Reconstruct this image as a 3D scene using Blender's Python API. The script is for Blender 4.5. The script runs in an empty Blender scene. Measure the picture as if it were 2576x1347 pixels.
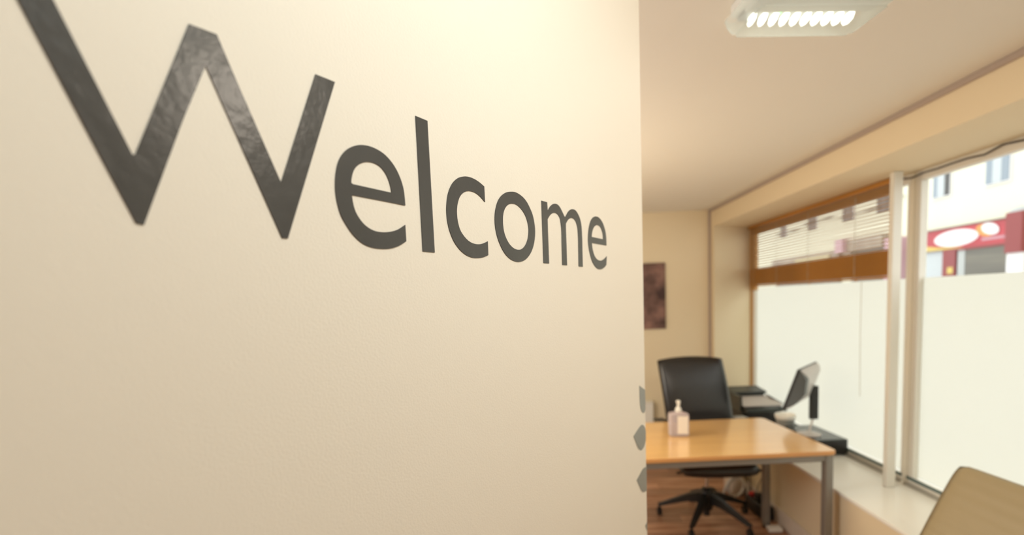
import bpy, bmesh, math, random
from mathutils import Vector, Matrix
from mathutils.geometry import tessellate_polygon
random.seed(7)
C = bpy.context.scene.collection
sc = bpy.context.scene
PI = math.pi

# ------------------------------------------------------------------ camera
F_PX, PPX, PPY, EYE = 1219.54, 1288.0, 858.0, 1.6
yaw, pit, rol = 0.045957, -0.080592, -0.037818
fw = Vector((-math.sin(yaw)*math.cos(pit), math.cos(yaw)*math.cos(pit), math.sin(pit)))
r0 = Vector((math.cos(yaw), math.sin(yaw), 0)); u0 = r0.cross(fw)
rt = r0*math.cos(rol) + u0*math.sin(rol); up = -r0*math.sin(rol) + u0*math.cos(rol)
cam = bpy.data.cameras.new('camera'); camo = bpy.data.objects.new('camera', cam); C.objects.link(camo)
M3 = Matrix((rt, up, -fw)).transposed()
camo.matrix_world = Matrix.Translation((0, 0, EYE)) @ M3.to_4x4()
cam.sensor_fit = 'HORIZONTAL'; cam.sensor_width = 36; cam.lens = F_PX/2576*36
cam.shift_y = (PPY-673.5)/2576; cam.shift_x = 0
cam.clip_start = .02; cam.clip_end = 200
cam.dof.use_dof = True; cam.dof.focus_distance = .62; cam.dof.aperture_fstop = 2.7; cam.dof.aperture_blades = 9
sc.camera = camo
def ray(x, y): return fw*F_PX + rt*(x-PPX) - up*(y-PPY)

# ------------------------------------------------------------------ world, sun, exposure
w = bpy.data.worlds.new('sky'); sc.world = w; w.use_nodes = True
bg = w.node_tree.nodes['Background']; bg.inputs[0].default_value = (.96, 1.0, 1.0, 1); bg.inputs[1].default_value = 3.0
sun = bpy.data.lights.new('sun', 'SUN'); sun.energy = .3; sun.angle = .2; sun.color = (1, .98, .9)
so = bpy.data.objects.new('sun', sun); C.objects.link(so)
so.rotation_euler = Vector((-.75, .25, 1.0)).to_track_quat('Z', 'Y').to_euler()
def area(name, loc, size, power, col, target=None, shape='DISK'):
    l = bpy.data.lights.new(name, 'AREA'); l.shape = shape; l.size = size; l.energy = power; l.color = col
    o = bpy.data.objects.new(name, l); C.objects.link(o); o.location = loc
    if target: o.rotation_euler = (Vector(loc)-Vector(target)).to_track_quat('Z', 'Y').to_euler()
    return o
def light_point(loc, rad, power, col):  # unseen fill lamp without a fixture, added to brighten the room
    l = bpy.data.lights.new('fill_lamp', 'POINT'); l.shadow_soft_size = rad; l.energy = power; l.color = col
    o = bpy.data.objects.new('fill_lamp', l); C.objects.link(o); o.location = loc
area('downlight', (.40, .19, 2.25), .12, 2.9, (.86, 1, 1), (-.128, .513, 1.95))
area('ceiling_spot', (1.2, .29, 2.31), .2, 9.3, (1, .88, .74), (.1, .8, 1.5))
area('bulkhead_lamp', (.73, 1.33, 2.265), .2, 1.2, (1, .98, .92))
light_point((-.15, 2.7, 1.45), .25, 34, (1, .86, .64))
light_point((.9, -1.7, 1.6), .22, 5, (1, .93, .85))
light_point((-1.2, 1.7, 1.3), .25, 48, (.95, .98, 1))
sc.view_settings.view_transform = 'Standard'; sc.view_settings.look = 'None'
sc.view_settings.exposure = 0; sc.view_settings.gamma = 1; sc.view_settings.use_curve_mapping = False

# ------------------------------------------------------------------ materials
def mat(name, col, rough=.5, metal=0, bump=0, bscale=200, spec=.5, var=0, vscale=3, emis=None, es=0, trans=0, alpha=1, coat=0, stretch=(1, 1, 1), col2=None):
    m = bpy.data.materials.new(name); m.use_nodes = True
    nt = m.node_tree; b = nt.nodes['Principled BSDF']
    b.inputs['Base Color'].default_value = (*col, 1); b.inputs['Roughness'].default_value = rough
    b.inputs['Metallic'].default_value = metal; b.inputs['Specular IOR Level'].default_value = spec
    b.inputs['Transmission Weight'].default_value = trans; b.inputs['Alpha'].default_value = alpha
    b.inputs['Coat Weight'].default_value = coat; b.inputs['Coat Roughness'].default_value = .15
    if emis: b.inputs['Emission Color'].default_value = (*emis, 1); b.inputs['Emission Strength'].default_value = es
    tc = nt.nodes.new('ShaderNodeTexCoord'); mp = nt.nodes.new('ShaderNodeMapping'); mp.inputs['Scale'].default_value = stretch
    nt.links.new(tc.outputs['Object'], mp.inputs[0])
    if bump:
        n = nt.nodes.new('ShaderNodeTexNoise'); n.inputs['Scale'].default_value = bscale; n.inputs['Detail'].default_value = 3
        nt.links.new(mp.outputs[0], n.inputs['Vector'])
        bp = nt.nodes.new('ShaderNodeBump'); bp.inputs['Strength'].default_value = bump; bp.inputs['Distance'].default_value = .002
        nt.links.new(n.outputs['Fac'], bp.inputs['Height']); nt.links.new(bp.outputs[0], b.inputs['Normal'])
    if var or col2:
        n2 = nt.nodes.new('ShaderNodeTexNoise'); n2.inputs['Scale'].default_value = vscale; n2.inputs['Detail'].default_value = 5
        nt.links.new(mp.outputs[0], n2.inputs['Vector'])
        rp = nt.nodes.new('ShaderNodeValToRGB'); rp.color_ramp.elements[0].position = .35; rp.color_ramp.elements[1].position = .65
        c2 = col2 or tuple(c*(1-var) for c in col)
        rp.color_ramp.elements[0].color = (*c2, 1); rp.color_ramp.elements[1].color = (*col, 1)
        nt.links.new(n2.outputs['Fac'], rp.inputs[0]); nt.links.new(rp.outputs[0], b.inputs['Base Color'])
    return m
def film_mat():
    m = bpy.data.materials.new('frosted_film'); m.use_nodes = True; nt = m.node_tree; nt.nodes.clear()
    out = nt.nodes.new('ShaderNodeOutputMaterial'); t = nt.nodes.new('ShaderNodeBsdfTranslucent'); d = nt.nodes.new('ShaderNodeBsdfDiffuse')
    t.inputs[0].default_value = (.86, .85, .82, 1); d.inputs[0].default_value = (.75, .76, .68, 1)
    mx = nt.nodes.new('ShaderNodeMixShader'); mx.inputs[0].default_value = .12
    nt.links.new(t.outputs[0], mx.inputs[1]); nt.links.new(d.outputs[0], mx.inputs[2]); nt.links.new(mx.outputs[0], out.inputs[0]); return m
def glass_mat(name, tint, refl=.06, rough=.02):
    m = bpy.data.materials.new(name); m.use_nodes = True; nt = m.node_tree; nt.nodes.clear()
    out = nt.nodes.new('ShaderNodeOutputMaterial'); t = nt.nodes.new('ShaderNodeBsdfTransparent'); g = nt.nodes.new('ShaderNodeBsdfGlossy')
    t.inputs[0].default_value = (*tint, 1); g.inputs['Roughness'].default_value = rough
    mx = nt.nodes.new('ShaderNodeMixShader'); mx.inputs[0].default_value = refl
    nt.links.new(t.outputs[0], mx.inputs[1]); nt.links.new(g.outputs[0], mx.inputs[2]); nt.links.new(mx.outputs[0], out.inputs[0]); return m
def plank_mat():
    m = mat('laminate', (.30, .13, .055), .38, bump=.1, bscale=30, stretch=(.6, 9, 1), spec=.4)
    nt = m.node_tree; b = nt.nodes['Principled BSDF']
    oi = nt.nodes.new('ShaderNodeObjectInfo'); tc = nt.nodes.new('ShaderNodeTexCoord'); mp = nt.nodes.new('ShaderNodeMapping')
    mp.inputs['Scale'].default_value = (1.2, 14, 1); add = nt.nodes.new('ShaderNodeVectorMath'); add.operation = 'ADD'
    sca = nt.nodes.new('ShaderNodeVectorMath'); sca.operation = 'SCALE'; cb = nt.nodes.new('ShaderNodeCombineXYZ')
    nt.links.new(oi.outputs['Random'], cb.inputs[0]); nt.links.new(oi.outputs['Random'], cb.inputs[1]); nt.links.new(cb.outputs[0], sca.inputs[0]); sca.inputs['Scale'].default_value = 37
    nt.links.new(tc.outputs['Object'], add.inputs[0]); nt.links.new(sca.outputs[0], add.inputs[1]); nt.links.new(add.outputs[0], mp.inputs[0])
    n = nt.nodes.new('ShaderNodeTexNoise'); n.inputs['Scale'].default_value = 2.0; n.inputs['Detail'].default_value = 6; nt.links.new(mp.outputs[0], n.inputs['Vector'])
    rp = nt.nodes.new('ShaderNodeValToRGB'); rp.color_ramp.elements[0].position = .3; rp.color_ramp.elements[1].position = .7
    rp.color_ramp.elements[0].color = (.24, .10, .05, 1); rp.color_ramp.elements[1].color = (.62, .36, .22, 1)
    nt.links.new(n.outputs['Fac'], rp.inputs[0])
    hs = nt.nodes.new('ShaderNodeHueSaturation'); mr = nt.nodes.new('ShaderNodeMapRange'); mr.inputs[3].default_value = .7; mr.inputs[4].default_value = 1.3
    nt.links.new(oi.outputs['Random'], mr.inputs[0]); nt.links.new(mr.outputs[0], hs.inputs['Value']); nt.links.new(rp.outputs[0], hs.inputs['Color'])
    nt.links.new(hs.outputs[0], b.inputs['Base Color']); return m
M = {}
M['wall'] = mat('wall_paint', (.81, .69, .49), .75, bump=.15, bscale=260, spec=.2)
M['partition'] = mat('partition_paint', (.88, .83, .74), .6, bump=.13, bscale=380, spec=.3)
M['ceiling'] = mat('ceiling_paint', (.80, .76, .68), .85, bump=.1, bscale=200, spec=.1)
M['white'] = mat('white_gloss', (.84, .81, .74), .35)
M['frame'] = mat('window_frame_paint', (.80, .77, .70), .35)
M['gasket'] = mat('gasket', (.10, .15, .15), .5)
M['alu'] = mat('aluminium', (.45, .44, .40), .4, metal=.6)
M['conduit'] = mat('conduit', (.43, .35, .30), .5)
M['sill'] = mat('sill_gloss', (.96, .94, .88), .25)
M['skirt'] = mat('skirting_gloss', (.78, .68, .58), .35)
M['vinyl'] = mat('vinyl_dark_grey', (.098, .096, .092), .24, bump=.2, bscale=90, spec=.13, var=.1, vscale=12)
M['vinyl2'] = mat('vinyl_mid_grey', (.27, .28, .26), .4)
M['film'] = film_mat(); M['glass'] = glass_mat('clear_glass', (.985, .99, .985), .03)
M['bamboo'] = mat('blind_wood', (.50, .22, .04), .4, var=.25, vscale=6, stretch=(1, .3, 8))
M['bamboo2'] = mat('blind_wood_pale', (.50, .28, .10), .45)
M['cord'] = mat('cord', (.55, .50, .42), .8)
M['wire'] = mat('black_wire', (.06, .055, .05), .5)
M['plank'] = plank_mat()
M['beech'] = mat('beech', (.90, .54, .20), .22, bump=.05, bscale=40, stretch=(.5, 6, 1), col2=(.84, .50, .19), vscale=3, spec=.6, coat=.8)
M['edge'] = mat('beech_edge', (.72, .36, .13), .4)
M['steel'] = mat('grey_steel', (.27, .25, .225), .4, metal=.3)
M['leather'] = mat('black_leather', (.012, .012, .0145), .3, bump=.5, bscale=14, spec=.7)
M['plastic'] = mat('black_plastic', (.014, .013, .012), .4, spec=.5)
M['chrome'] = mat('chrome', (.6, .58, .55), .2, metal=1)
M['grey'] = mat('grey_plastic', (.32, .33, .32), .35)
M['dgrey'] = mat('dark_grey_plastic', (.055, .065, .065), .35)
M['silver'] = mat('silver_plastic', (.62, .58, .56), .35)
M['cream'] = mat('cream_leather', (.38, .305, .175), .5, bump=.2, bscale=120)
M['art'] = mat('canvas_print', (.05, .022, .02), .6, col2=(.28, .15, .12), vscale=7)
M['red'] = mat('red_plastic', (.6, .03, .03), .4)
M['gel'] = mat('clear_gel_bottle', (.80, .72, .76), .12, trans=.55, spec=.6)
M['label'] = mat('bottle_label', (.86, .78, .68), .5)
M['facade'] = mat('render_paint', (.60, .575, .45), .9, bump=.1, bscale=20)
M['fwin'] = mat('facade_glass', (0.186, 0.223, 0.260), .1)
M['fdark'] = mat('dark_glass', (.03, .028, .026), .15)
M['curtain'] = mat('net_curtain', (0.409, 0.434, 0.446), .8)
M['fred'] = mat('sign_red', (0.372, 0.028, 0.043), .5, var=.35, vscale=1.2)
M['fred2'] = mat('pillar_red', (.19, .022, .025), .5)
M['orange'] = mat('sign_orange', (0.527, 0.217, 0.050), .5)
M['yellow'] = mat('sign_yellow', (0.465, 0.341, 0.074), .5)
M['swhite'] = mat('sign_white', (0.637, 0.615, 0.615), .5)
M['pink'] = mat('sign_pink', (0.446, 0.279, 0.322), .5)
M['shopdark'] = mat('shop_window', (0.074, 0.068, 0.053), .3, col2=(.11, .10, .075), vscale=2, stretch=(1, .3, 4))
M['taupe'] = mat('shop_fascia', (0.322, 0.279, 0.223), .6, col2=(.24, .20, .165), vscale=2)
M['fyellow'] = mat('fascia_cream', (0.434, 0.372, 0.223), .6)
M['asphalt'] = mat('asphalt', (.35, .34, .31), .9, bump=.3, bscale=80)
M['light_point'] = mat('led_lens', (1, 1, .95), .3, emis=(1, 1, .86), es=2.6)
M['ledgreen'] = mat('led_green', (.1, 1, .2), .3, emis=(.15, 1, .2), es=6)
M['cover'] = glass_mat('prismatic_cover', (.93, .96, .95), .38, .3)
_n = M['cover'].node_tree; _mx = [n for n in _n.nodes if n.type == 'MIX_SHADER'][0]; _tl = _n.nodes.new('ShaderNodeBsdfDiffuse'); _tl.inputs[0].default_value = (.86, .90, .88, 1)
_n.links.new(_tl.outputs[0], _mx.inputs[2])
M['fixture'] = mat('fixture_white', (.80, .80, .77), .5)
M['diffuser'] = mat('downlight_lens', (1, 1, 1), .4, emis=(1, .95, .85), es=3)

# ------------------------------------------------------------------ mesh helpers
class MB:
    def __init__(s): s.bm = bmesh.new()
    def box(s, x0, x1, y0, y1, z0, z1, bev=0, seg=2, mtx=None):
        g = bmesh.ops.create_cube(s.bm, size=1)
        m = Matrix.Translation(((x0+x1)/2, (y0+y1)/2, (z0+z1)/2)) @ Matrix.Diagonal((abs(x1-x0), abs(y1-y0), abs(z1-z0), 1))
        if mtx: m = mtx @ m
        bmesh.ops.transform(s.bm, matrix=m, verts=g['verts'])
        if bev:
            es = list({e for v in g['verts'] for e in v.link_edges})
            bmesh.ops.bevel(s.bm, geom=es, offset=bev, segments=seg, affect='EDGES', profile=.6)
        return s
    def prism(s, pts, vec, bev=0):
        "closed 3-D outline extruded by vec"
        vec = Vector(vec); a = [s.bm.verts.new(p) for p in pts]; b = [s.bm.verts.new(Vector(p)+vec) for p in pts]
        n = len(pts); fs = [s.bm.faces.new(a), s.bm.faces.new(b[::-1])]
        for i in range(n): fs.append(s.bm.faces.new((a[i], b[i], b[(i+1) % n], a[(i+1) % n])))
        bmesh.ops.recalc_face_normals(s.bm, faces=fs)
        if bev: bmesh.ops.bevel(s.bm, geom=list({e for f in fs for e in f.edges}), offset=bev, segments=2, affect='EDGES')
        return s
    def tube(s, pts, r, n=10, cap=True):
        pts = [Vector(p) for p in pts]; rs = r if isinstance(r, (list, tuple)) else [r]*len(pts)
        rings = []; prev = None
        for i, p in enumerate(pts):
            t = (pts[min(i+1, len(pts)-1)]-pts[max(i-1, 0)]).normalized()
            a = Vector((0, 0, 1)) if abs(t.z) < .9 else Vector((1, 0, 0))
            if prev is not None: a = prev
            x = t.cross(a).normalized(); y = x.cross(t).normalized(); prev = y
            rings.append([s.bm.verts.new(p + (x*math.cos(k*2*PI/n)+y*math.sin(k*2*PI/n))*rs[i]) for k in range(n)])
        for A, B in zip(rings, rings[1:]):
            for k in range(n): s.bm.faces.new((A[k], A[(k+1) % n], B[(k+1) % n], B[k]))
        if cap: s.bm.faces.new(rings[0][::-1]); s.bm.faces.new(rings[-1])
        return s
    def lathe(s, prof, c=(0, 0, 0), n=24, sx=1, sy=1):
        c = Vector(c); rings = []
        for r, z in prof: rings.append([s.bm.verts.new(c+Vector((r*sx*math.cos(k*2*PI/n), r*sy*math.sin(k*2*PI/n), z))) for k in range(n)])
        for A, B in zip(rings, rings[1:]):
            for k in range(n): s.bm.faces.new((A[k], A[(k+1) % n], B[(k+1) % n], B[k]))
        s.bm.faces.new(rings[0][::-1]); s.bm.faces.new(rings[-1]); return s
    def grid(s, f, nu, nv):
        vs = [[s.bm.verts.new(f(i/nu, j/nv)) for j in range(nv+1)] for i in range(nu+1)]
        for i in range(nu):
            for j in range(nv): s.bm.faces.new((vs[i][j], vs[i+1][j], vs[i+1][j+1], vs[i][j+1]))
        return s
    def build(s, name, m, parent=None, smooth=False, label=None, cat=None, group=None, kind=None, mods=None):
        bmesh.ops.recalc_face_normals(s.bm, faces=s.bm.faces)
        me = bpy.data.meshes.new(name); s.bm.to_mesh(me); s.bm.free(); me.materials.append(m)
        if smooth:
            for p in me.polygons: p.use_smooth = True
            try: me.set_sharp_from_angle(angle=math.radians(smooth if smooth is not True else 40))
            except Exception: pass
        o = bpy.data.objects.new(name, me); C.objects.link(o)
        if parent: o.parent = parent
        if label: o['label'] = label
        if cat: o['category'] = cat
        if group: o['group'] = group
        if kind: o['kind'] = kind
        return o
def thing(name, label, cat, loc=(0, 0, 0), rz=0, group=None):
    o = bpy.data.objects.new(name, None); C.objects.link(o); o.empty_display_size = .1
    o.location = loc; o.rotation_euler = (0, 0, rz); o['label'] = label; o['category'] = cat
    if group: o['group'] = group
    return o
def S(mb, name, m, parent=None, label=None): return mb.build(name, m, parent, kind='structure' if parent is None else None, label=label)
def flat(name, outers, holes, m, parent, thick_vec):
    "flat sheet with holes: outlines in 3-D, extruded by thick_vec"
    loops = [[Vector(p) for p in outers]] + [[Vector(p) for p in h] for h in holes]
    tris = tessellate_polygon(loops); pts = [p for l in loops for p in l]; n = len(pts); tv = Vector(thick_vec)
    faces = [tuple(t) for t in tris] + [tuple(i+n for i in t[::-1]) for t in tris]
    k = 0
    for l in loops:
        L = len(l)
        for i in range(L): a, b = k+i, k+(i+1) % L; faces.append((a, b, b+n, a+n))
        k += L
    me = bpy.data.meshes.new(name); me.from_pydata([tuple(p) for p in pts]+[tuple(p+tv) for p in pts], [], faces)
    bm = bmesh.new(); bm.from_mesh(me); bmesh.ops.recalc_face_normals(bm, faces=bm.faces); bm.to_mesh(me); bm.free()
    me.materials.append(m); o = bpy.data.objects.new(name, me); C.objects.link(o)
    if parent: o.parent = parent
    return o

# ------------------------------------------------------------------ room
HC, SILL, HEAD, XW, XG, YB, XL, YN = 2.37, .49, 2.21, 1.65, 2.104, 4.6, -3.0, -2.4
floor = S(MB().box(XL, XW, YN, YB, -.06, -.012), 'floor', mat('underlay', (.08, .04, .02), .8))
pw, plen, gap = .125, 1.22, .0025
row = 0; y = YB-.002
pmesh = {}
def plank(x0, x1, y0, y1):
    key = (round(x1-x0, 3), round(y1-y0, 3))
    if key not in pmesh:
        o = MB().box(-key[0]/2, key[0]/2, -key[1]/2, key[1]/2, -.012, 0, .0012, 1).build('plank', M['plank'], floor); pmesh[key] = o.data
    else:
        o = bpy.data.objects.new('plank', pmesh[key]); C.objects.link(o); o.parent = floor
    o.location = ((x0+x1)/2, (y0+y1)/2, 0)
while y-pw > YN:
    x = XW-.002-[0, .46, .83, .22, .64][row % 5] - .0
    if x < XW-.01: plank(x+gap, XW-.002, y-pw+gap, y)
    while x > XL+.05:
        x1 = max(x-plen, XL); plank(x1+gap, x, y-pw+gap, y); x = x1
    y -= pw; row += 1
S(MB().box(XL, XG+.3, YN, YB+.4, HC, HC+.15), 'ceiling', M['ceiling'])
S(MB().box(XL, XW, YB, YB+.12, -.06, HC), 'wall_back', M['wall'])
S(MB().box(XL-.12, XL, YN, YB+.12, -.06, HC), 'wall_far_left', M['wall'])
S(MB().box(XL, XW, YN-.12, YN, -.06, HC), 'wall_near', M['wall'])
wr = S(MB().box(XW, XG+.12, YN-.12, YB+.4, -.3, SILL-.02), 'wall_right', M['wall'])
S(MB().box(XW, XG+.12, YN-.12, .8, SILL+.0, HEAD), 'wall_right_end', M['wall'])
S(MB().box(XW, XG+.12, YN-.12, YB+.4, HEAD, HC), 'wall_right_beam', M['wall'])
S(MB().prism([(XW, 4.51, SILL), (XG-.03, 4.69, SILL), (XG+.12, 5.0-.001, SILL), (XG+.12, YB+.4, SILL), (XW, YB+.4, SILL)], (0, 0, HEAD-SILL)), 'wall_right_reveal', M['wall'])
S(MB().box(XW-.006, XG-.03, .8, 4.72, SILL-.02, SILL, .003, 1), 'trim_1', M['sill'])
S(MB().box(XW-.016, XW, YN, YB, 0, .115, .006, 2), 'baseboard_right', M['skirt'])
S(MB().box(XL, XW-.016, YB-.016, YB, 0, .115, .006, 2), 'baseboard_back', M['skirt'])
S(MB().box(XW-.014, XW, YN, YB-.014, HC-.024, HC, .003, 1).box(XW-.02, XW, YB-.02, YB, .115, HC, .004, 1), 'trim_2', M['conduit'])

# windows
def window(name, y0, y1, stile_left, sr=.05):
    wn = MB()
    wn.box(XG-.035, XG+.008, y0, y1, SILL, SILL+.045, .004, 1)
    wn.box(XG-.035, XG+.008, y0, y1, HEAD-.05, HEAD, .004, 1)
    wn.box(XG-.035, XG+.008, y0, y0+sr, SILL+.045, HEAD-.05, .004, 1)
    wn.box(XG-.035, XG+.008, y1-stile_left, y1, SILL+.045, HEAD-.05, .004, 1)
    win = S(wn, name, M['frame'])
    S(MB().box(XG-.004, XG+.004, y0+sr, y1-stile_left, SILL+.045, HEAD-.05), 'pane', M['glass'], win, 'clear glass pane')
    S(MB().box(XG-.0065, XG-.0045, y0+sr, y1-stile_left, SILL+.055, 1.645), 'frosted_film', M['film'], win, 'frosted film over the lower pane')
    S(MB().box(XG-.039, XG-.034, y0, y1, SILL+.034, SILL+.05), 'gasket', M['gasket'], win, 'dark rubber gasket along the bottom')
    S(MB().box(XG-.055, XG-.035, y0, y1, SILL, SILL+.014), 'bottom_track', M['alu'], win, 'grey metal track along the sill')
    return win
w1 = window('window_1', 2.792, 4.69, .035, .012)
S(MB().box(XG-.06, XG-.031, 4.665, 4.69, SILL, 1.62, .003, 1).box(XG-.06, XG-.031, 4.575, 4.69, 1.62, HEAD, .003, 1), 'jamb_lining', M['bamboo2'], w1, 'brown wooden strip beside the glass')
w2 = window('window_2', .8, 2.752, .04)
S(MB().box(XG-.035, XG+.015, 2.754, 2.79, SILL, HEAD, .008, 2), 'trim_3', M['frame'])
S(MB().box(1.925, 1.975, 2.705, 2.737, SILL, HEAD, .006, 2), 'trim_4', M['frame'])

# ------------------------------------------------------------------ partition wall with lettering
TH = .541271; T = Vector((math.sin(TH), math.cos(TH), 0)); N = Vector((math.cos(TH), -math.sin(TH), 0))
d0 = ray(1618, 673.5); PE = Vector((d0.x, d0.y, 0))*(1.16/d0.y)
ORI = Matrix((T, -N, Vector((0, 0, 1)))).transposed().to_4x4(); ORI.translation = PE
wl = MB().box(-3.1, 0, 0, .1, 0, HC, .0015, 1, mtx=ORI); S(wl, 'wall_left', M['partition'])
def onwall(x, y):
    d = ray(x, y); o = Vector((0, 0, EYE)); k = (PE-o).dot(N)/d.dot(N); return o+d*k+N*.0002
def cr(pts, n=6):
    if len(pts) < 3: return pts[:-1]
    out = []; P = [pts[0]]+pts+[pts[-1]]
    for i in range(1, len(P)-2):
        a, b, c, d = [Vector(q) for q in P[i-1:i+3]]
        for k in range(n):
            t = k/n; out.append(tuple(.5*((2*b)+(c-a)*t+(2*a-5*b+4*c-d)*t*t+(3*b-a-3*c+d)*t*t*t)))
    return out
def closed(pts, n=6):
    m = len(pts); out = []
    for i in range(m):
        a, b, c, d = [Vector(pts[(i+k) % m]) for k in (-1, 0, 1, 2)]
        for k in range(n):
            t = k/n; out.append(tuple(.5*((2*b)+(c-a)*t+(2*a-5*b+4*c-d)*t*t+(3*b-a-3*c+d)*t*t*t)))
    return out
def px(pts, s, ox, oy): return [onwall(ox+p[0]/s, oy+p[1]/s) for p in pts]
def sign_part(name, label, cat, group, outer, holes, m):
    o = flat(name, outer, holes, m, None, N*.0007); o['label'] = label; o['category'] = cat
    if group: o['group'] = group
LG = 'dark grey vinyl letters of the wall greeting'
def letter(lab, outer, holes=()): sign_part('wall_letter', lab, 'letter', LG, outer, list(holes), M['vinyl'])
letter('large dark grey vinyl capital W on the cream wall, first letter of Welcome',
       px([(-35, -148), (80, -101), (132.8, 0), (232, 194), (332, 389.5), (339, 389.5), (376, 300), (474, 61), (544, 87.4), (600, 219), (705.8, 460), (792.4, 187.4), (841.3, 207), (723, 601), (708.7, 599.7), (600, 355), (516, 166.5), (460, 300), (361, 567), (342, 563), (250, 391.5), (148, 199), (46.6, 7)], 1, 0, 0))
letter('larger dark grey vinyl letter e, between W and l on the cream wall',
       px([(862, 772), (570, 713)]+[(278, 658)][:0]+cr([(278, 658), (290, 740), (315, 830), (355, 905), (410, 975), (475, 1025), (540, 1053), (620, 1064), (700, 1058), (780, 1035), (862, 983)])+[(862, 983)]
          + cr([(873, 1163), (800, 1210), (720, 1238), (640, 1247), (540, 1240), (450, 1215), (370, 1168), (290, 1090), (220, 990), (160, 880), (120, 750), (100, 630), (96, 520), (103, 420), (125, 310), (165, 225), (225, 160), (300, 122), (380, 110), (470, 124), (560, 162), (640, 218), (710, 295), (765, 380), (810, 480), (840, 580), (855, 680), (862, 772)])[:-1], 4.346, 820, 340),
       [px(cr([(712, 632), (700, 560), (675, 480), (640, 410), (590, 350), (530, 312), (470, 297), (420, 298), (365, 318), (320, 355), (290, 410), (275, 475), (272, 520), (288, 538)])+[(288, 538)], 4.346, 820, 340)])
letter('tall straight dark grey vinyl letter l on the cream wall, third letter of Welcome', px([(1044, 292), (1074, 304.5), (1092.5, 636), (1062.5, 633)], 1, 0, 0))
letter('dark grey vinyl letter c on the cream wall, open to the right after the l',
       px([(685, 232)]+cr([(697, 462), (640, 395), (580, 340), (520, 310), (455, 298), (400, 312), (350, 350), (315, 410), (293, 490), (283, 580), (287, 680), (303, 780), (335, 880), (385, 960), (450, 1030), (520, 1070), (590, 1084), (660, 1075), (738, 1040)])+[(738, 1040)]
          + cr([(745, 1245), (670, 1275), (590, 1286), (500, 1277), (410, 1235), (320, 1155), (240, 1040), (185, 910), (150, 780), (133, 650), (131, 520), (145, 380), (175, 270), (225, 175), (300, 108), (380, 86), (450, 90), (530, 118), (610, 168), (685, 232)])[:-1], 5.856, 1100, 430))
letter('round dark grey vinyl letter o on the cream wall, between c and m',
       px(closed([(370, 86), (440, 95), (510, 132), (580, 190), (640, 270), (690, 370), (730, 470), (758, 590), (774, 720), (772, 850), (755, 970), (722, 1080), (670, 1175), (600, 1245), (510, 1276), (430, 1265), (350, 1222), (270, 1140), (200, 1020), (145, 880), (110, 740), (94, 600), (97, 450), (118, 330), (155, 225), (215, 145), (290, 97)], 4), 6.735, 1230, 470),
       [px(closed([(400, 290), (455, 303), (520, 355), (575, 425), (620, 510), (650, 610), (667, 720), (662, 830), (640, 930), (600, 1010), (550, 1057), (490, 1070), (420, 1048), (350, 985), (295, 895), (255, 790), (235, 680), (229, 570), (235, 470), (258, 385), (300, 322), (350, 293)], 4), 6.735, 1230, 470)])
letter('dark grey vinyl letter m with three stems on the cream wall, before the last e',
       px([(82, 75), (185, 105), (194, 247)]+cr([(205, 245), (240, 185), (285, 143), (330, 132), (380, 150), (425, 205), (465, 285), (505, 370)])
          + [(514, 375)]+cr([(522, 370), (565, 290), (605, 245), (650, 231), (700, 250), (745, 310), (785, 400), (810, 510), (820, 620), (828, 800), (832, 1000), (840, 1287)])+[(840, 1287)]
          + cr([(765, 1280), (760, 1000), (757, 800), (750, 660), (740, 560), (715, 470), (675, 410), (625, 392), (580, 415), (550, 455), (528, 497)])+[(528, 497), (530, 640), (540, 900), (551, 1260)]
          + cr([(465, 1252), (455, 900), (450, 650), (440, 520), (420, 400), (385, 335), (345, 303), (300, 299), (255, 325), (220, 370), (194, 415)])+[(194, 415), (200, 640), (221, 1227), (120, 1218)], 7.281, 1350, 495))
letter('smaller dark grey vinyl letter e on the cream wall, last letter nearest the wall end',
       px(cr([(195, 688), (205, 790), (230, 900), (262, 980), (305, 1035), (350, 1060), (395, 1062), (440, 1040), (475, 1010), (510, 970)])+[(510, 970)]
          + cr([(503, 1150), (470, 1195), (420, 1235), (365, 1247), (310, 1230), (250, 1165), (195, 1060), (155, 920), (128, 780), (115, 640), (120, 480), (137, 350), (165, 240), (205, 165), (250, 132), (290, 128), (340, 150), (390, 205), (435, 290), (470, 400), (490, 500), (500, 620), (503, 742)])+[(503, 742)], 8.425, 1465, 530),
       [px(cr([(432, 610), (430, 520), (410, 430), (380, 360), (340, 320), (295, 310), (255, 335), (225, 380), (203, 450), (193, 520), (192, 560)])+[(192, 560)], 8.425, 1465, 530)])
PG = 'mid grey petal decals down the wall end'
def petal(lab, pts): sign_part('petal_decal', lab, 'wall decal', PG, px(pts, 1, 0, 0), [], M['vinyl2'])
petal('topmost mid grey petal decal at the wall end, with a slanted cut top', [(1608, 971), (1613, 975), (1622, 981.5), (1622.8, 1010), (1623, 1030)]+cr([(1623, 1030), (1621, 1037), (1618, 1039.5), (1614, 1036), (1610.8, 1025), (1609.2, 1008), (1608.6, 990), (1608, 971)]))
petal('whole pointed mid grey petal decal at the wall end, second from the top', cr([(1593.5, 1098.5), (1603, 1083), (1611, 1072), (1616, 1069.5), (1621, 1075), (1624, 1085)])+[(1624, 1085), (1624, 1107)]+cr([(1624, 1107), (1620, 1123), (1615, 1131), (1611, 1133.5), (1605, 1128), (1600, 1116), (1593.5, 1098.5)]))
petal('pointed mid grey petal decal at the wall end, third from the top', cr([(1601.5, 1208.5), (1609, 1195), (1616, 1182), (1621, 1177), (1625.6, 1175)])+[(1625.6, 1175), (1626.3, 1235)]+cr([(1626.3, 1235), (1618, 1239), (1613, 1235), (1609, 1226), (1601.5, 1208.5)]))
petal('tip of a mid grey petal decal at the wall end, lowest one', [(1623, 1324), (1627.3, 1314), (1627.7, 1337)])

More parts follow.
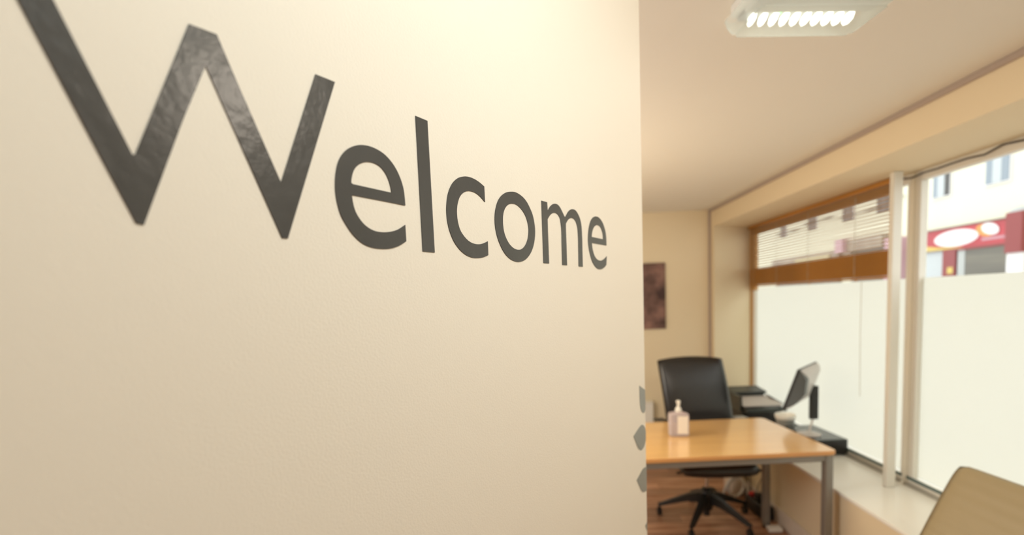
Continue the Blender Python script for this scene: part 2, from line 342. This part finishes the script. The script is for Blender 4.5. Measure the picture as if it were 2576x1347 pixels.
# ------------------------------------------------------------------ ceiling bulkhead light
bl = thing('bulkhead_light', 'white rectangular bulkhead light with clear cover and bright lenses on the ceiling', 'ceiling light', (.728, 1.325, HC), math.radians(5))
MB().box(-.165, .165, -.075, .085, -.035, 0, .006).box(-.165, .165, -.075, .012, -.062, -.03, .006).build('base', M['fixture'], bl, label='white base')
MB().box(-.15, .15, .014, .082, -.045, -.036, .003, 1).build('reflector', M['grey'], bl)
cv = MB()
def ring(z, lx, ly, yo=0): return [(-lx, -ly+yo, z), (lx, -ly+yo, z), (lx, ly+yo, z), (-lx, ly+yo, z)]
bm = cv.bm; R1 = [[bm.verts.new(p) for p in ring(z, lx, ly, yo)] for z, lx, ly, yo in ((-.036, .178, .088, .01), (-.05, .178, .088, .01), (-.082, .165, .074, .01), (-.088, .155, .062, .01))]
for A, B in zip(R1, R1[1:]):
    for k in range(4): bm.faces.new((A[k], A[(k+1) % 4], B[(k+1) % 4], B[k]))
bm.faces.new(R1[-1]); bmesh.ops.bevel(bm, geom=[e for e in bm.edges], offset=.008, segments=2, affect='EDGES')
cv.build('cover', M['cover'], bl, smooth=60, label='clear ribbed cover')
for k in range(10):
    MB().lathe([(.0005, -.026), (.006, -.022), (.0085, -.010), (.007, -.001), (.004, 0)], (0, 0, 0), 12, .42, 3.0).build('lamp_lens', M['light_point'], bl).location = (-.128+k*.0288, .044, -.046)
MB().lathe([(.0005, -.006), (.003, -.003), (.003, 0)], (0, 0, 0), 8).build('indicator', M['ledgreen'], bl, label='small green indicator').location = (-.07, .014, -.056)
MB().box(-.195, -.166, -.03, .0, -.03, 0, .005).build('cable_gland', M['fixture'], bl)

# ------------------------------------------------------------------ blind
XB = 2.035
bd = thing('venetian_blind', 'brown wooden venetian blind, half raised over the left window', 'blind', (XB, 3.78, HEAD))
Y0, Y1 = -.94, .865
MB().box(-.022, .022, Y0, Y1, -.030, -.001, .003, 1).build('headrail', M['bamboo'], bd, label='brown wooden headrail')
MB().box(-.028, -.023, Y0, Y1, -.033, -.002, .002, 1).build('valance', M['bamboo'], bd)
rs = random.Random(3)
for k in range(5):
    o = MB().box(-.0125, .0125, Y0+.01, Y1-.01, -.0014, .0014).build('slat', M['bamboo2'], bd); o.location = (0, 0, -.040-k*.0095); o.rotation_euler = (0, math.radians(18), 0)
sm = MB().box(-.0125, .0125, Y0+.01, Y1-.01, -.0017, .0017).build('slat', M['bamboo2'], bd, label='pale open slat'); sm.location = (0, 0, -.09); sm.rotation_euler = (0, math.radians(7), 0)
ns = 15
for k in range(1, ns):
    o = sm.copy(); C.objects.link(o); o.location = (0, 0, -.09-k*.0215); o.rotation_euler = (rs.uniform(-.0015, .0015), math.radians(7), 0)
zt = -.09-ns*.0215+.012
s2 = MB().box(-.0125, .0125, Y0+.01, Y1-.01, -.0022, .0022, .0006, 1).build('slat', M['bamboo'], bd); s2.location = (0, 0, zt)
for k in range(1, 28):
    o = s2.copy(); C.objects.link(o); o.location = (rs.uniform(-.003, .003), 0, zt-k*.0052); o.rotation_euler = (0, 0, 0)
zb = zt-28*.0052
MB().box(-.0135, .0135, Y0+.01, Y1-.01, zb-.012, zb, .003, 1).build('bottom_rail', M['bamboo'], bd)
for yy in (-.62, -.1, .36, .78):
    MB().box(-.0145, -.0135, yy-.002, yy+.002, zb, -.05).build('ladder_cord', M['cord'], bd)
    MB().lathe([(.004, -.008), (.006, 0), (.003, .004)], (0, 0, 0), 8).build('rail_button', M['bamboo'], bd).location = (0, yy, zb-.013)
MB().tube([(-.02, -.70, zb-.02), (-.022, -.70, -.9), (-.02, -.705, -1.28)], .0016, 6).build('pull_cord', M['cord'], bd, label='thin pale hanging pull cord')

# draped wire along the right window head
pts = []
for k in range(25):
    yy = 2.84-k*.085; pts.append((XG-.055, yy, HEAD-.016-.013*abs(math.sin(k*.9))-.006*math.sin(k*2.3)))
MB().tube([(XG-.055, 2.93, HEAD-.075), (XG-.055, 2.885, HEAD-.045)]+pts, .0045, 6).build('cable', M['wire'], None, label='thin dark cable draped along the top of the right window', cat='cable')

# ------------------------------------------------------------------ desk
ang = math.radians(3.8)
dk = thing('desk', 'rectangular beech desk on a grey steel frame by the windowsill', 'desk', (1.62, 2.632, 0), ang)
DW, DD, DZ = 1.4, .76, .73
def rrect(x0, x1, y0, y1, r, z, n=5):
    out = []
    for cx, cy, a0 in ((x1-r, y0+r, -90), (x1-r, y1-r, 0), (x0+r, y1-r, 90), (x0+r, y0+r, 180)):
        for k in range(n+1): a = math.radians(a0+90*k/n); out.append((cx+r*math.cos(a), cy+r*math.sin(a), z))
    return out
MB().prism(rrect(-DW+.003, -.003, .003, DD-.003, .035, DZ-.022), (0, 0, .022)).build('desktop', M['beech'], dk, label='beech top')
eb = MB(); A = rrect(-DW, 0, 0, DD, .038, DZ-.022); B = rrect(-DW+.0035, -.0035, .0035, DD-.0035, .0345, DZ-.022)
n = len(A); Va = [[eb.bm.verts.new((p[0], p[1], p[2]+dz)) for p in L] for L, dz in ((A, .0), (A, .0205), (B, .0225), (B, .0))]
for q in range(4):
    P_, Q_ = Va[q], Va[(q+1) % 4]
    for i in range(n): eb.bm.faces.new((P_[i], P_[(i+1) % n], Q_[(i+1) % n], Q_[i]))
eb.build('edge_band', M['edge'], dk, smooth=30, label='darker beech edging')
for (a, b, c, d) in ((-DW+.03, -.03, .015, .045), (-DW+.03, -.03, DD-.06, DD-.03), (-.045, -.015, .03, DD-.04), (-DW+.015, -DW+.045, .03, DD-.04)):
    MB().box(a, b, c, d, DZ-.062, DZ-.0225, .003, 1).build('frame_rail', M['steel'], dk)
for lx, ly in ((-.04, .03), (-.04, DD-.115), (-DW+.04, .03), (-DW+.04, DD-.115)):
    L = MB().box(-.021, .021, -.021, .021, .012, DZ-.023, .006, 2).build('leg', M['steel'], dk, smooth=30); L.location = (lx, ly, 0)
    MB().lathe([(.02, 0), (.02, .012), (.015, .014)], (0, 0, 0), 12).build('foot', M['plastic'], L)

# pump bottle
bt = thing('pump_bottle', 'clear pump bottle of sanitiser with pale label standing on the beech desk', 'bottle', (.877, 3.0, DZ+.0005), math.radians(-6))
prof = [(.0, .047), (.004, .056), (.01, .06), (.13, .06), (.142, .056), (.15, .03), (.154, .018)]
def sq(prof, ratio, n=28, e=.38):
    mb = MB(); rings = []
    for z, r in prof:
        rg = []
        for k in range(n):
            a = k*2*PI/n; c, s_ = math.cos(a), math.sin(a)
            rg.append(mb.bm.verts.new((r*math.copysign(abs(c)**e, c), r*ratio*math.copysign(abs(s_)**e, s_), z)))
        rings.append(rg)
    for A, B in zip(rings, rings[1:]):
        for k in range(n): mb.bm.faces.new((A[k], A[(k+1) % n], B[(k+1) % n], B[k]))
    mb.bm.faces.new(rings[0][::-1]); mb.bm.faces.new(rings[-1]); return mb
sq(prof, .58).build('body', M['gel'], bt, smooth=50, label='clear bottle body with lilac tinted gel')
MB().box(-.012, .05, -.0362, -.0352, .02, .13, .0004, 1).build('label', M['label'], bt, label='pale cream label')
MB().lathe([(.019, .153), (.019, .17), (.013, .176), (.009, .18), (.009, .196), (.006, .198), (.006, .208)], (0, 0, 0), 18).build('pump_collar', M['white'], bt, smooth=40)
MB().lathe([(.011, .206), (.013, .21), (.013, .219), (.008, .222)], (0, 0, 0), 16).tube([(0, -.005, .214), (.0, -.03, .215), (.0, -.04, .207)], [.006, .005, .004], 8).build('pump_head', M['white'], bt, smooth=40)

# ------------------------------------------------------------------ office chair (sitter would face the camera)
oc = thing('office_chair', 'black leather high-back office chair on a five-star base behind the desk', 'chair', (1.18, 3.385, 0), math.radians(0))
def cast(parent, x, y):
    c = MB().tube([(x-.012, y, .027), (x-.003, y, .027)], .027, 16).tube([(x+.003, y, .027), (x+.012, y, .027)], .027, 16).build('caster', M['plastic'], parent, smooth=40)
hub = MB().lathe([(.038, .085), (.045, .11), (.05, .19), (.034, .235), (.026, .24)], (0, 0, 0), 20).build('hub', M['plastic'], oc, smooth=40)
for k in range(5):
    a = math.radians(18+72*k); dx, dy = math.cos(a), math.sin(a)
    lg = MB(); pr = []
    for t, hw, z0, z1 in ((.03, .026, .135, .21), (.12, .024, .135, .185), (.22, .02, .105, .14), (.305, .017, .075, .098), (.33, .013, .072, .09)):
        pr.append([lg.bm.verts.new((dx*t-dy*sx*hw*wf, dy*t+dx*sx*hw*wf, z)) for sx, z, wf in ((-1, z0, 1), (1, z0, 1), (1, z1, .7), (-1, z1, .7))])
    for A, B in zip(pr, pr[1:]):
        for q in range(4): lg.bm.faces.new((A[q], A[(q+1) % 4], B[(q+1) % 4], B[q]))
    lg.bm.faces.new(pr[0]); lg.bm.faces.new(pr[-1])
    L = lg.build('leg', M['plastic'], oc, smooth=50)
    cx_, cy_ = dx*.322, dy*.322
    MB().tube([(cx_-.014, cy_, .028), (cx_-.004, cy_, .028)], .028, 18).tube([(cx_+.004, cy_, .028), (cx_+.014, cy_, .028)], .028, 18).tube([(cx_, cy_, .028), (cx_, cy_, .08)], .009, 8).build('caster', M['plastic'], L, smooth=40)
MB().tube([(0, 0, .04), (0, 0, .20)], .022, 16).build('column_sleeve', M['plastic'], oc, smooth=40)
MB().tube([(0, 0, .2), (0, 0, .39)], .014, 16).build('gas_column', M['chrome'], oc, smooth=40, label='chrome gas column')
MB().prism([(-.10, -.13, .36), (.10, -.13, .36), (.12, .13, .36), (-.12, .13, .36)], (0, 0, .045), .012).box(-.17, .17, -.16, .16, .40, .42, .008).build('mechanism', M['plastic'], oc)
MB().tube([(-.08, -.08, .39), (-.2, -.1, .388), (-.235, -.1, .386)], [.006, .007, .010], 8).build('lever', M['plastic'], oc)
def pad(w, d, h, fn, bulge=.02, nu=18, nv=18, rc=.04):
    mb = MB()
    def f(sgn):
        def g(u, v):
            x = (u-.5)*2; y = (v-.5)*2
            ex = (1-abs(x)**5)**.5 if abs(x) < 1 else 0; ey = (1-abs(y)**5)**.5 if abs(y) < 1 else 0
            xr, yr = x*(1-rc*abs(y)**14), y*(1-rc*abs(x)**14)
            return fn(xr*w/2, yr*d/2, sgn*(h/2+bulge*(1-x*x)*(1-y*y))*(ex*ey)**.6)
        return g
    mb.grid(f(1), nu, nv); mb.grid(f(-1), nu, nv); bmesh.ops.remove_doubles(mb.bm, verts=mb.bm.verts, dist=.0006); return mb
pad(.52, .50, .085, lambda x, y, z: Vector((x*(1-.06*(y > 0))+.01, y-.03, .442+z+.10*x*x-.25*max(0, -y-.13)**2)), .018).build('seat', M['leather'], oc, smooth=180)
MB().grid(lambda u, v: Vector(((u-.5)*.44, (v-.5)*.42-.02, .405+.16*((u-.5)*.9)**2*4*.25)), 8, 6).build('seat_shell', M['plastic'], oc, smooth=180)
def backf(x, y, z):   # y along the height, z thickness
    h = (y+.33)/.66; wd = 1.0-.02*h
    return Vector((x*wd+.049-.06*h, .235+.10*h+z*1.0-.22*x*x-.03*math.sin(h*PI), .49+.645*h-.35*x*x*h))
pad(.495, .66, .05, backf, .012, 20, 24, .008).build('backrest', M['leather'], oc, smooth=180)
MB().tube([(0, .1, .41), (0, .26, .42), (0, .31, .50), (0, .315, .75)], [.025, .025, .022, .018], 10).build('back_bar', M['plastic'], oc, smooth=60)
for sx in (-1, 1):
    ar = MB().tube([(sx*.17, .02, .43), (sx*.27, .03, .45), (sx*.285, .03, .52), (sx*.285, .03, .675)], [.018, .018, .016, .016], 10).build('armrest', M['plastic'], oc, smooth=60)
    pad(.085, .26, .022, lambda x, y, z, sx=sx: Vector((sx*.287+x, y+.05, .70+z-.5*max(0, abs(y)-.06)**2)), .006, 8, 12).build('arm_pad', M['plastic' if sx < 0 else 'grey'], ar, smooth=180, label='black arm pad' if sx < 0 else 'black arm pad, its reflected light put in as grey')  # right pad gets grey plastic: light reflected off it put into the colour

# ------------------------------------------------------------------ things on the sill
def place(o, loc, rz=0): o.location = loc; o.rotation_euler = (0, 0, rz)
pt = thing('printer', 'black desktop printer with open tray on the far end of the windowsill', 'printer', (1.86, 4.17, SILL), math.radians(3))
MB().box(-.17, .16, -.13, .2, 0, .13, .012).build('body', M['plastic'], pt)
MB().box(-.15, .185, -.17, .1, .128, .155, .006).build('paper_tray', M['dgrey'], pt)
MB().prism([(-.15, -.13, .168), (.17, -.13, .168), (.15, .05, .215), (-.15, .05, .215)], (0, 0, .006)).build('paper_stack', M['silver'], pt, label='pale grey paper on the tray')
MB().prism([(-.165, .05, .240), (.135, .05, .240), (.12, .20, .268), (-.165, .20, .268)], (0, 0, .016), .004).box(-.17, -.15, -.1, .18, .12, .25, .004).box(-.165, .15, .12, .19, .12, .25, .006).build('lid', M['dgrey'], pt)
MB().prism([(.135, -.02, .215), (.20, -.09, .17), (.20, -.02, .17), (.135, .10, .23)], (0, 0, .006)).build('side_flap', M['dgrey'], pt)
pot = thing('pot', 'white tapered pot with grey lower body on the sill beside the printer', 'pot', (1.89, 3.72, SILL))
MB().lathe([(.045, 0), (.05, .005), (.062, .12), (.066, .15), (.060, .15), (.054, .05), (.02, .045)], (0, 0, 0), 28).build('body', M['grey'], pot, smooth=40)
MB().lathe([(.0665, .145), (.071, .15), (.073, .172), (.070, .178), (.063, .174), (.06, .15), (.05, .14)], (0, 0, 0), 28).build('rim', M['sill'], pot, smooth=40, label='glossy white rim')
bx = thing('media_box', 'flat black electronic box lying on the windowsill under the monitor', 'box', (1.955, 3.42, SILL), math.radians(2))
MB().box(-.105, .105, -.165, .22, .006, .112, .006).build('case', mat('glossy_black_case', (.05, .06, .065), .18), bx)
MB().box(-.095, .095, -.168, -.164, .015, .104, .002, 1).build('front_panel', M['plastic'], bx)
for a, b in ((-.085, -.14), (.085, -.14), (-.085, .19), (.085, .19)):
    MB().lathe([(.012, 0), (.012, .007)], (0, 0, 0), 10).build('foot', M['plastic'], bx).location = (a, b, 0)
# monitor: seen from behind its near edge
mo = thing('monitor', 'flat monitor tilted back on a slim stand on the black box, seen edge on', 'monitor', (1.915, 3.42, SILL+.113))
# local frame: width direction wdir, normal towards sitter
phi = math.radians(42); wd_ = Vector((math.sin(phi), math.cos(phi), 0)); nn = Vector((-math.cos(phi), math.sin(phi), 0))
tilt = math.radians(18); upv = (Vector((0, 0, 1))*math.cos(tilt) - nn*math.sin(tilt)).normalized(); nt_ = wd_.cross(upv).normalized()
if nt_.dot(nn) < 0: nt_ = -nt_
base = Vector((1.62, 3.2, .825))-Vector((1.915, 3.42, SILL+.113))
FM = Matrix((wd_, nt_, upv)).transposed().to_4x4(); FM.translation = base
MB().box(0, .44, 0, .016, 0, .285, .004, 1, mtx=FM).build('screen_bezel', M['plastic'], mo, label='black bezel')
MB().box(.012, .428, .0162, .0168, .014, .273, mtx=FM).build('screen', M['fdark'], mo)
hb = MB(); P4 = []
for t, ins in ((0, .004), (-.022, .02), (-.045, .06)):
    P4.append([hb.bm.verts.new(FM @ Vector(p)) for p in ((ins, t, ins), (.44-ins, t, ins), (.44-ins, t, .285-ins*.6), (ins, t, .285-ins*.6))])
for A, B in zip(P4, P4[1:]):
    for q in range(4): hb.bm.faces.new((A[q], A[(q+1) % 4], B[(q+1) % 4], B[q]))
hb.bm.faces.new(P4[0]); hb.bm.faces.new(P4[-1]); hb.build('back_housing', M['silver'], mo, label='silver back housing')
MB().prism([tuple(FM @ Vector(p)) for p in ((-.001, -.001, .006), (-.001, -.045, .06), (-.001, -.075, .14), (-.001, -.055, .235), (-.001, -.001, .283))], tuple(wd_*.06)).build('side_cheek', M['dgrey'], mo, label='dark grey side')
MB().box(-.012, .042, -.014, .012, .10, .335, .005).box(-.06, .04, -.016, .016, .30, .335, .004).build('stand_arm', M['plastic'], mo, label='black stand arm')
MB().tube([(.015, 0, .11), (-.01, -.01, .05), (-.03, -.03, .012)], [.007, .007, .008], 8).build('stand_leg', M['silver'], mo)
MB().lathe([(.075, 0), (.075, .006), (.05, .014), (.01, .018)], (-.03, -.03, 0), 24).build('stand_base', M['silver'], mo, smooth=40, label='round silver base')

# ------------------------------------------------------------------ floor clutter under the desk
def bez(p, n=8): return [tuple(v) for v in cr([Vector(q) for q in p], n)]+[tuple(p[-1])]
ps = thing('power_strip', 'black power supply and adaptor lying by the baseboard under the desk', 'power adaptor', (1.585, 3.475, 0), math.radians(5))
MB().box(-.04, .04, -.13, .13, 0, .10, .02).build('body', M['plastic'], ps)
MB().box(-.02, .02, .07, .11, .10, .125, .006).build('plug', M['red'], ps, label='red plug')
MB().box(-.022, .022, -.02, .03, .10, .15, .006).build('adaptor', M['plastic'], ps)
MB().box(-.045, .045, -.03, .03, 0, .03, .01).build('white_plug', M['sill'], None, label='white plug block on the floor by the black adaptor', cat='plug').location = (1.565, 3.27-.06, 0)
MB().tube(bez([(1.42, 3.72, .012), (1.44, 3.70, .12), (1.49, 3.68, .20), (1.55, 3.68, .18), (1.57, 3.70, .10), (1.52, 3.70, .04), (1.46, 3.70, .07), (1.46, 3.69, .15), (1.52, 3.68, .19), (1.58, 3.66, .12), (1.60, 3.67, .014)]), .011, 8).build('cable', M['white'], None, smooth=60, label='white cable coiled loosely on the floor behind the chair base', cat='cable')
MB().tube([(-.0, -.02, .035), (0, .02, .035)], .035, 16).box(-.03, .03, -.015, .015, 0, .03, .005).build('adaptor', M['plastic'], None, smooth=30, label='round black plug lying beside the white coiled cable', cat='adaptor').location = (1.37, 3.80, 0)
MB().box(-.06, .06, -.08, .08, 0, .25, .04, 3).build('bag', M['skirt'], None, smooth=50, label='pale bundle standing by the baseboard behind the coiled white cable', cat='bundle').location = (1.565, 3.86, 0)
MB().tube(bez([(1.635, 3.72, .47), (1.632, 3.74, .3), (1.63, 3.72, .15), (1.62, 3.70, .008)]), .004, 6).build('cable', M['wire'], None, label='black cable hanging from the sill to the adaptor', cat='cable')
MB().tube(bez([(1.638, 3.55, .47), (1.628, 3.5, .3), (1.635, 3.60, .16), (1.634, 3.66, .008)]), .0028, 6).build('cable', M['wire'], None, label='thinner dark cable looping down beside the rear desk leg', cat='cable')

# ------------------------------------------------------------------ back wall picture and low panel
pc = thing('canvas_picture', 'dark brown and purple abstract canvas print on the far back wall', 'picture', (.98, YB, 1.6))
MB().box(-.25, .25, -.028, -.0005, -.305, .305, .003, 1).build('canvas', M['art'], pc)
rd = thing('radiator', 'low white panel against the back wall, behind the desk', 'radiator', (.6, YB, 0))
MB().box(-.5, .49, -.09, -.05, .14, .61, .012, 2).build('front_panel', M['sill'], rd)
MB().box(-.48, .47, -.045, -.02, .15, .6, .006, 1).box(-.3, -.27, -.03, 0, .2, .5).box(.25, .28, -.03, 0, .2, .5).build('rear_panel', M['white'], rd)
MB().box(-.5, .492, -.092, -.018, .602, .618, .004, 1).build('top_grille', M['white'], rd)

# ------------------------------------------------------------------ cream chair at the right
cc = thing('cream_chair', 'cream leather office chair with ribbed tilted back, beside the windowsill', 'chair', (1.22, 1.62, 0), math.radians(3))
# faces -X ; local x forward = -X world, backrest top at +X
def cback(x, y, z):  # x along Y width, y along height, z thickness
    h = (y+.30)/.60
    rib = .0012*math.cos(h*2*PI*13)
    return Vector((.155+.235*h**1.25+(z+(rib if z < 0 else 0)), -x, .40+.525*h))
pad(.46, .60, .035, cback, .004, 14, 70).build('backrest', M['cream'], cc, smooth=180, label='cream ribbed backrest')
pad(.46, .46, .05, lambda x, y, z: Vector((y-.07, x, .42+z+.25*max(0, -y-.14)*-.4)), .01, 14, 30).build('seat', M['cream'], cc, smooth=180)
MB().tube([(0, 0, .07), (0, 0, .26)], .026, 14).tube([(0, 0, .26), (0, 0, .40)], .015, 14).box(-.1, .1, -.08, .08, .37, .39, .005).build('column', M['chrome'], cc, smooth=40)
for k in range(5):
    a = math.radians(36+72*k); dx, dy = math.cos(a), math.sin(a)
    L = MB().tube([(dx*.02, dy*.02, .1), (dx*.15, dy*.15, .095), (dx*.28, dy*.28, .07)], [.02, .016, .012], 10).build('leg', M['chrome'], cc, smooth=50)
    cx_, cy_ = dx*.275, dy*.275
    MB().tube([(cx_-.013, cy_, .026), (cx_+.013, cy_, .026)], .026, 16).build('caster', M['plastic'], L, smooth=40)

# ------------------------------------------------------------------ outside
S(MB().box(XG+.125, 30, -10, 50, -.45, -.3), 'ground', M['asphalt'])
XF = 12.0
fb = thing('building', 'pale rendered building across the street with small upper windows and shopfronts', 'building', (XF, 16, -.3))
def bxf(name, x0, x1, y0, y1, z0, z1, m, parent=fb, bev=0, label=None):
    o = MB().box(x0, x1, y0-16, y1-16, z0+.3, z1+.3, bev, 1).build(name, m, parent, label=label); return o
bxf('wall', 0, 3, -6, 44, -.3, 7.4, M['facade'], label='pale cream rendered wall')
bxf('roof', -.2, 3.1, -6, 44, 7.4, 7.6, M['taupe'])
for y0, y1, kind in ((14.62, 15.25, 0), (12.88, 13.57, 1), (23.58, 24.14, 2), (21.15, 21.82, 2), (18.8, 19.46, 2), (16.96, 17.6, 2), (10.4, 11.1, 1), (8.2, 8.9, 0)):
    wv = bxf('window', -.03, .02, y0, y1, 4.14, 4.86, M['swhite'])
    mid = (y0+y1)/2
    bxf('pane', -.045, -.031, y0+.03, mid-.02, 4.18, 4.82, M['fdark' if kind != 1 else 'fwin'], wv)
    bxf('pane', -.045, -.031, mid+.02, y1-.03, 4.18, 4.82, M['fwin' if kind != 2 else 'fdark'], wv)
    if kind < 2:
        bxf('curtain', -.05, -.046, mid-.12, mid+.12, 4.18, 4.82, M['curtain'], wv)
# red shopfront
sf = thing('shopfront', 'red shopfront with a white oval on its sign, across the street', 'shopfront', (XF, 16, -.3))
bs = lambda *a, **k: bxf(*a, parent=sf, **k)
sg = bs('sign_board', -.28, -.001, 12.60, 15.75, 2.60, 3.185, M['fred'], label='red sign board')
def disc(name, cy, cz, ry, rz_, m, x, par, n=40, rot=0):
    pts = []
    for k in range(n):
        a = k*2*PI/n; p, q = ry*math.cos(a), rz_*math.sin(a)
        pts.append((x, cy-16+p*math.cos(rot)-q*math.sin(rot), cz+.3+p*math.sin(rot)+q*math.cos(rot)))
    return MB().prism(pts, (-.006, 0, 0)).build(name, m, par)
disc('oval_panel', 14.10, 2.89, .70, .225, M['swhite'], -.281, sg)['label'] = 'white oval'
disc('white_patch', 13.07, 3.00, .25, .14, M['swhite'], -.290, sg, rot=.35)['label'] = 'white rounded patch'
disc('orange_patch', 13.22, 2.98, .27, .15, M['orange'], -.2815, sg, rot=.35)
MB().prism([(-.281, -.9, 2.905), (-.281, -2.2, 2.905), (-.281, -2.0, 2.93), (-.281, -1.3, 2.99), (-.281, -.9, 3.06)], (-.004, 0, 0)).build('yellow_swoosh', M['yellow'], sg, label='yellow swoosh under the oval')
sq_ = []
for k in range(60):
    t = k/59; sq_.append((-.289, 14.55-16-.9*t, 2.86+.3+.05*math.sin(t*PI*12)*(1-.4*t)+.02*math.sin(t*7)))
MB().tube(sq_, .010, 5).build('lettering', M['pink'], sg, label='faint pink flowing script')
for k in range(12):
    MB().box(-.286, -.281, 13.30-16-k*.06-.045, 13.30-16-k*.06, 2.72+.3, 2.785+.3).build('lettering', M['pink'], sg)
bs('cornice', -.31, -.02, 12.60, 15.75, 3.186, 3.215, M['shopdark'])
pl = bs('pilaster', -.36, -.001, 12.19, 12.6, 2.33, 3.30, M['fred2'], label='red pilaster')
MB().lathe([(.25, 0), (.24, .05), (.17, .11), (.02, .14)], (0, 0, 0), 20, .7, 1).build('cap', M['grey'], pl).location = (-.18, 12.42-16, 3.60)
bs('pilaster', -.3, -.001, 12.2, 12.6, -.3, 2.33, M['swhite'], label='white lower pilaster')
bs('fascia_band', -.3, -.001, 12.6, 14.1, 2.54, 2.60, M['fred2'])
bs('shop_window', -.25, -.001, 12.62, 13.8, .3, 2.54, M['shopdark'], label='dark shop window')
bs('window_post', -.26, -.001, 13.81, 14.03, -.3, 2.6, M['grey'])
pp = bs('pilaster', -.27, -.001, 14.09, 14.52, -.3, 2.60, M['fred2'], label='red pilaster with small yellow notice')
MB().box(-.28, -.271, 14.16-16, 14.34-16, 1.92+.3, 2.10+.3).build('notice', M['yellow'], pp)
bs('door', -.20, -.001, 14.55, 15.7, -.3, 2.6, M['curtain'])
# neighbouring fascias seen through the blind
nf = thing('shopfront', 'taupe shop fascia row seen through the slats of the blind', 'shopfront', (XF, 16, -.3))
bn = lambda *a, **k: bxf(*a, parent=nf, **k)
bn('fascia', -.25, -.001, 17.0, 18.85, 3.02, 3.42, M['taupe'])
bn('fascia', -.2, -.001, 19.4, 24.6, 2.75, 3.13, M['taupe'])
bn('name_board', -.26, -.2, 19.9, 22.4, 2.80, 3.02, M['fyellow'], label='cream name board')
bn('lamp_box', -.4, -.001, 18.85, 19.3, 2.95, 3.45, M['pink'])
bn('shop_window', -.08, -.001, 17.1, 18.8, .3, 3.0, M['shopdark'])
bn('shop_window', -.08, -.001, 19.5, 24.4, .3, 2.7, M['shopdark'])
bn('pilaster', -.3, -.001, 16.2, 16.8, -.3, 3.2, M['pink'])
wp = []
for k in range(41):
    yy = 16.3+k*.2; wp.append((XF-.08, yy, 4.5+.10*math.cos((yy-16)*PI/2.5)-.1))
MB().tube(wp, .02, 5).build('cable', M['wire'], None, label='dark cable strung along the pale building between its upper windows', cat='cable')
